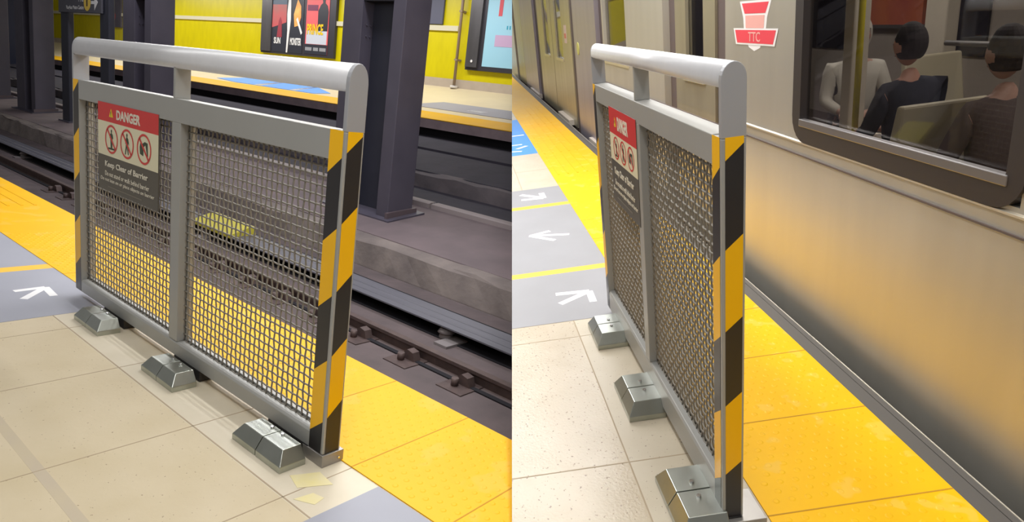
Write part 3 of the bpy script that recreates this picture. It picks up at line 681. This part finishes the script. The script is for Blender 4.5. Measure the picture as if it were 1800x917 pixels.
# window frame, lip, glass
bm = new(); a, b, c, d_ = WIN; y0, y1 = YT - .03, YT + .010
def rr(bm, a, b, c, d, r, wv, y0, y1):
    out = []; inn = []
    for (cx, cz, s0) in ((b - r, d - r, 0), (a + r, d - r, 90), (a + r, c + r, 180), (b - r, c + r, 270)):
        for i in range(6):
            t = math.radians(s0 + 18 * i); out.append((cx + r * math.cos(t), cz + r * math.sin(t))); inn.append((cx + (r - wv) * math.cos(t), cz + (r - wv) * math.sin(t)))
    n = len(out); V = [[bm.verts.new((p[0], y, p[1])) for p in L_] for L_ in (out, inn) for y in (y0, y1)]
    for i in range(n):
        j = (i + 1) % n
        for A, B in ((V[0], V[1]), (V[1], V[3]), (V[3], V[2]), (V[2], V[0])): bm.faces.new((A[i], A[j], B[j], B[i]))
rr(bm, .10, 1.28, .700, 1.64, .10, .062, y0, y1)
wf = part('window_frame', bm, winframe, tr)
bm = new(); box(bm, .155, 1.222, YT - .012, YT + .013, .762, .792); part('window_lip', bm, mat('lip_aluminium', (142, 138, 138), .35, .7), wf, bevel=.003)
bm = new(); box(bm, .13, 1.25, YT - .022, YT - .018, .72, 1.63); part('window_pane', bm, glass, wf)
bm = new(); box(bm, 4.10, 4.95, YT - .04, YT - .03, .86, 1.6); part('window_pane', bm, glass, tr)
bm = new(); box(bm, 4.05, 5.0, YT, YT + .012, .82, .86); part('window_lip', bm, mat('lip_steel', (0, 0, 0)), tr)
bm = new(); cyl(bm, (6.38, YT, .9), (6.38, YT + .006, .9), .07, 20, smooth=False); part('round_sticker', bm, mat('sticker_lime', (204, 200, 110), .5), tr, label='yellow round sticker')
bm = new(); box(bm, 7.35, 7.55, YT - .03, YT - .027, .93, 1.15); s1 = part('door_sticker', bm, mat('sticker_white', (220, 196, 180), .5), tr)
bm = new(); box(bm, 7.38, 7.52, YT - .027, YT - .026, .99, 1.05); part('sticker_band', bm, mat('sticker_band', (220, 120, 100), .5), s1)
bm = new(); cyl(bm, (4.6, YT, 1.42), (4.6, YT + .02, 1.42), .05, 16); part('status_lamp', bm, mat('lamp_cyan', (80, 190, 210), .4), tr)
# emblem
red = mat('emblem_red', (232, 72, 88), .45); pink = mat('emblem_pale', (236, 176, 170), .45)
def pl(pts, m, nm, k, par): bm = new(); poly(bm, pts, YT + .0004 * k, YT + .0004 * (k + 1)); return part(nm, bm, m, par)
ec = 1.675
em = pl([(ec - .165, 1.252), (ec + .165, 1.252), (ec + .125, 1.180), (ec + .115, 1.128), (ec + .06, 1.052), (ec, 1.036), (ec - .06, 1.052), (ec - .115, 1.128), (ec - .125, 1.180)], white, 'emblem', 1, tr)
pl([(ec - .14, 1.243), (ec + .14, 1.243), (ec + .108, 1.198), (ec - .108, 1.198)], red, 'emblem_crest', 3, em)
pl([(ec - .10, 1.190), (ec + .10, 1.190), (ec + .095, 1.135), (ec - .095, 1.135)], pink, 'emblem_field', 3, em)
pl([(ec - .235, 1.134), (ec + .235, 1.134), (ec + .205, 1.062), (ec - .205, 1.062)], white, 'emblem_band_border', 4, em)
pl([(ec - .215, 1.127), (ec + .215, 1.127), (ec + .190, 1.070), (ec - .190, 1.070)], red, 'emblem_band', 6, em)
part('emblem_letters', text_bm('TTC', .125, .042, (ec, YT + .003, 1.098), XD, ZD, .0006, .01), mat('emblem_pale', (0, 0, 0)), em)
# interior
inner = mat('carriage_lining', (176, 166, 156), .5, c2=(164, 154, 144), scale=2)
bm = new(); box(bm, X0, X1, YT - 2.68, YT - 2.62, ZB, ZTOP); part('opposite_wall', bm, inner, tr, clip=True)
for a, b in ((3.55, 4.2), (1.9, 2.7), (5.2, 6.6)):
    bm = new(); box(bm, a, b, YT - 2.62, YT - 2.60, .62, 1.6); part('opposite_window', bm, mat('dark_window', (52, 50, 58), .12), tr)
bm = new(); box(bm, 6.9, 8.2, YT - 2.62, YT - 2.59, .55, 1.5); part('advert_panel', bm, mat('advert_lilac', (128, 116, 136), .5, c2=(108, 98, 118), scale=3), tr)
bm = new(); box(bm, 4.25, 5.1, YT - 2.60, YT - 2.57, .86, 1.5); a_ = part('advert_panel', bm, mat('advert_orange', (196, 112, 74), .5, c2=(178, 92, 84), scale=3), tr)
bm = new(); box(bm, 4.2, 5.15, YT - 2.60, YT - 2.55, .83, .86); part('advert_frame', bm, mat('lip_aluminium', (0, 0, 0)), a_)
for x, y, wd in ((2.42, -1.75, .10), (3.25, -2.9, .22)):
    bm = new(); box(bm, x, x + wd, y - .05, y + .05, ZB + .08, ZTOP); part('door_pillar', bm, mat('pillar_cream', (206, 196, 180), .5), tr, bevel=.01)
gp = mat('pole_yellow', (206, 190, 40), .4)
for x, y in ((2.18, -1.6), (1.0, -2.45)):
    bm = new(); cyl(bm, (x, y, ZB + .08), (x, y, ZTOP), .017, 12); part('grab_pole', bm, gp, tr)
bm = new(); cyl(bm, (1.0, -1.95, .93), (2.0, -1.95, .93), .014, 10); part('grab_rail', bm, mat('lip_aluminium', (0, 0, 0)), tr)
seat_m = mat('seat_shell_cream', (196, 186, 160), .45); seat_f = mat('seat_fabric_dark', (86, 70, 72), .8)
for sx_, sy_, face in ((1.62, -1.5, 1), (.92, -1.5, 1), (1.75, -2.35, 1), (1.05, -2.45, 1), (2.75, -2.6, -1), (.3, -1.5, 1)):
    z = .30
    bm = new(); prism(bm, [(sx_ - .19, z), (sx_ + .2, z), (sx_ + .2, z + .05), (sx_ - .15, z + .06), (sx_ - .24, z + .46), (sx_ - .28, z + .46), (sx_ - .24, z)] if face == 1 else [(sx_ + .19, z), (sx_ - .2, z), (sx_ - .2, z + .05), (sx_ + .15, z + .06), (sx_ + .24, z + .46), (sx_ + .28, z + .46), (sx_ + .24, z)], sy_ - .2, sy_ + .2, 'y')
    st = part('carriage_seat', bm, seat_m, tr, bevel=.012)
    bm = new(); box(bm, sx_ - .13, sx_ + .17, sy_ - .17, sy_ + .17, z + .05, z + .075); part('seat_cushion', bm, seat_f, st, bevel=.01)
    bm = new(); box(bm, sx_ - .05, sx_ + .08, sy_ - .1, sy_ + .1, ZB + .08, z); part('seat_pedestal', bm, mat('lip_aluminium', (0, 0, 0)), st)

# ------------------------------------------------------------------ passengers
def skin_mesh(edges_by_chain, radii, root, sub=1):
    """chains of named joints -> skinned mesh"""
    me = bpy.data.meshes.new('s'); names = []; ed = set()
    for ch in edges_by_chain:
        for n_ in ch:
            if n_ not in names: names.append(n_)
        for p, q in zip(ch, ch[1:]): ed.add((names.index(p), names.index(q)))
    me.from_pydata([J[n_] for n_ in names], list(ed), [])
    o = bpy.data.objects.new('s', me); COL.objects.link(o)
    o.modifiers.new('skin', 'SKIN')
    for i, n_ in enumerate(names):
        r = radii[n_]; me.skin_vertices[0].data[i].radius = r if isinstance(r, tuple) else (r, r)
        me.skin_vertices[0].data[i].use_root = (n_ == root)
    s = o.modifiers.new('sub', 'SUBSURF'); s.levels = sub; s.render_levels = sub
    bpy.context.view_layer.update()
    m2 = bpy.data.meshes.new_from_object(o.evaluated_get(bpy.context.evaluated_depsgraph_get()))
    bm = bmesh.new(); bm.from_mesh(m2); bpy.data.objects.remove(o); bpy.data.meshes.remove(me); bpy.data.meshes.remove(m2)
    for f in bm.faces: f.smooth = True
    return bm
J = {}
def person(label, pos, face, coat, trousers, hair, skin_c, hood=False, s=.80):
    global J
    J = {'pel': (0, 0, .50), 'sp': (-.03, 0, .70), 'ch': (-.02, 0, .92), 'ne': (.0, 0, 1.08), 'he': (.02, 0, 1.14)}
    R_ = {'pel': (.15, .12), 'sp': (.13, .11), 'ch': (.15, .115), 'ne': .052, 'he': .048}
    ch = [['pel', 'sp', 'ch', 'ne', 'he']]
    for sd, q in (('l', 1), ('r', -1)):
        J.update({'sh' + sd: (0, q * .17, 1.0), 'el' + sd: (.06, q * .235, .76), 'wr' + sd: (.27, q * .11, .70), 'ha' + sd: (.33, q * .085, .70),
                  'hi' + sd: (.03, q * .09, .50), 'kn' + sd: (.44, q * .11, .53), 'an' + sd: (.42, q * .11, .12), 'to' + sd: (.56, q * .12, .055)})
        R_.update({'sh' + sd: .062, 'el' + sd: .042, 'wr' + sd: .027, 'ha' + sd: (.032, .018), 'hi' + sd: .085, 'kn' + sd: .06, 'an' + sd: .042, 'to' + sd: .032})
        ch += [['ch', 'sh' + sd, 'el' + sd, 'wr' + sd, 'ha' + sd], ['pel', 'hi' + sd, 'kn' + sd, 'an' + sd, 'to' + sd]]
        for k, (dy, ln) in enumerate(((.026, .06), (.009, .07), (-.008, .065), (-.024, .05))):
            J['f%d%s' % (k, sd)] = (.355, q * (.085 + dy), .70); J['g%d%s' % (k, sd)] = (.355 + ln * .6, q * (.085 + dy * 1.1), .688); J['h%d%s' % (k, sd)] = (.355 + ln * .8, q * (.085 + dy * 1.1), .665)
            for c_ in 'fgh': R_['%s%d%s' % (c_, k, sd)] = .0085
            ch += [['ha' + sd, 'f%d%s' % (k, sd), 'g%d%s' % (k, sd), 'h%d%s' % (k, sd)]]
        J['t0' + sd] = (.31, q * .045, .705); J['t1' + sd] = (.345, q * .03, .70); R_['t0' + sd] = .011; R_['t1' + sd] = .009
        ch += [['ha' + sd, 't0' + sd, 't1' + sd]]
    M = Matrix.Translation(pos) @ Matrix.Rotation(face, 4, 'Z') @ Matrix.Diagonal((s, s, s, 1))
    t = thing('person', label, 'person', 'B', pos, 'passengers seen through the train window')
    def add(nm, bm, m):
        bmesh.ops.transform(bm, matrix=M, verts=bm.verts[:]); return part(nm, bm, m, t)
    body = skin_mesh(ch, R_, 'pel')
    # head: egg with brow, nose, chin, ears
    hb = bmesh.ops.create_uvsphere(body, u_segments=20, v_segments=14, radius=1)
    for v in hb['verts']:
        c = v.co.copy(); x, y, z = c
        w_ = 1 - .22 * max(0, -z)
        px_, py_, pz_ = x * .098 * w_, y * .076 * w_, z * .118
        if x > .85 and abs(y) < .25 and -.35 < z < .1: px_ += .022 * (1 - abs(y) / .25)
        if x > .6 and .02 < z < .2 and .2 < abs(y) < .55: px_ -= .008
        if abs(y) > .9 and abs(z) < .3 and abs(x) < .35: py_ *= 1.18
        v.co = Vector((.035 + px_, py_, 1.265 + pz_))
    for f in body.faces: f.smooth = True
    add('body', body, mat('skin_%d' % skin_c[0], skin_c, .55))
    eye = new()
    for q in (-1, 1): bmesh.ops.create_icosphere(eye, subdivisions=1, radius=.011, matrix=Matrix.Translation((.118, q * .030, 1.278)))
    bmesh.ops.create_icosphere(eye, subdivisions=1, radius=.012, matrix=Matrix.Translation((.124, 0, 1.205)) @ Matrix.Diagonal((.4, 1.8, .35, 1)))
    add('eyes_and_mouth', eye, mat('face_dark', (90, 50, 48), .4))
    cr = {k_: ((v_[0] + .02, v_[1] + .02) if isinstance(v_, tuple) else v_ + .016) for k_, v_ in R_.items()}; cr['ne'] = .068
    cc = [['pel', 'sp', 'ch', 'ne'], ['ch', 'shl', 'ell', 'wrl'], ['ch', 'shr', 'elr', 'wrr']]
    add('coat', skin_mesh(cc, cr, 'pel'), mat('cloth_%d_%d' % coat[:2], coat, .85))
    add('trousers', skin_mesh([['pel', 'hil', 'knl', 'anl'], ['pel', 'hir', 'knr', 'anr']], cr, 'pel'), mat('cloth_%d_%d' % trousers[:2], trousers, .85))
    for sd in 'lr':
        x, y, z = J['an' + sd]; bm = new(); bmesh.ops.create_uvsphere(bm, u_segments=12, v_segments=8, radius=1, matrix=Matrix.Translation((x + .06, y, .055)) @ Matrix.Diagonal((.14, .05, .055, 1)))
        add('shoe', bm, blackm)
    bm = new(); bmesh.ops.create_uvsphere(bm, u_segments=20, v_segments=14, radius=1)
    for v in bm.verts:
        x, y, z = v.co; k_ = 1.24 if hood else 1.1
        cut = .25 if x > .45 else (-.85 if hood else -.72)
        if z < cut: z = cut
        v.co = Vector((.022 + x * .098 * k_ * (.86 if x > .45 else 1), y * .080 * k_ * .98, 1.285 + z * .118 * k_))
    add('hood' if hood else 'hair', bm, mat('hair_%d' % hair[0], hair, .8))
    return t
person('passenger in a dark navy coat with dark hair seated by the window', (1.92, -1.72, -.07), 0.15, (44, 46, 60), (40, 42, 56), (44, 38, 40), (196, 146, 128))
person('passenger in a pale hooded jacket, seated behind the yellow pole', (2.95, -2.05, -.07), math.pi - .5, (196, 190, 178), (70, 64, 66), (200, 194, 184), (190, 150, 134), hood=True)
person('passenger in a brown top at the right edge of the window', (1.18, -1.62, -.07), 0.0, (92, 78, 76), (60, 58, 62), (52, 44, 44), (190, 140, 124))
t = thing('newspaper', 'open pale newspaper on the lap of the navy-coated passenger', 'newspaper', 'B', (2.12, -1.66, .40))
bm = new(); prism(bm, [(2.02, .395), (2.20, .44), (2.40, .425), (2.40, .43), (2.20, .447), (2.02, .402)], -1.82, -1.52, 'y'); part('open_page', bm, mat('newsprint', (218, 206, 186), .8), t)
bm = new(); prism(bm, [(2.03, .403), (2.19, .446), (2.19, .458), (2.03, .41)], -1.78, -1.55, 'y'); part('folded_page', bm, mat('newsprint_shade', (206, 194, 174), .8), t)
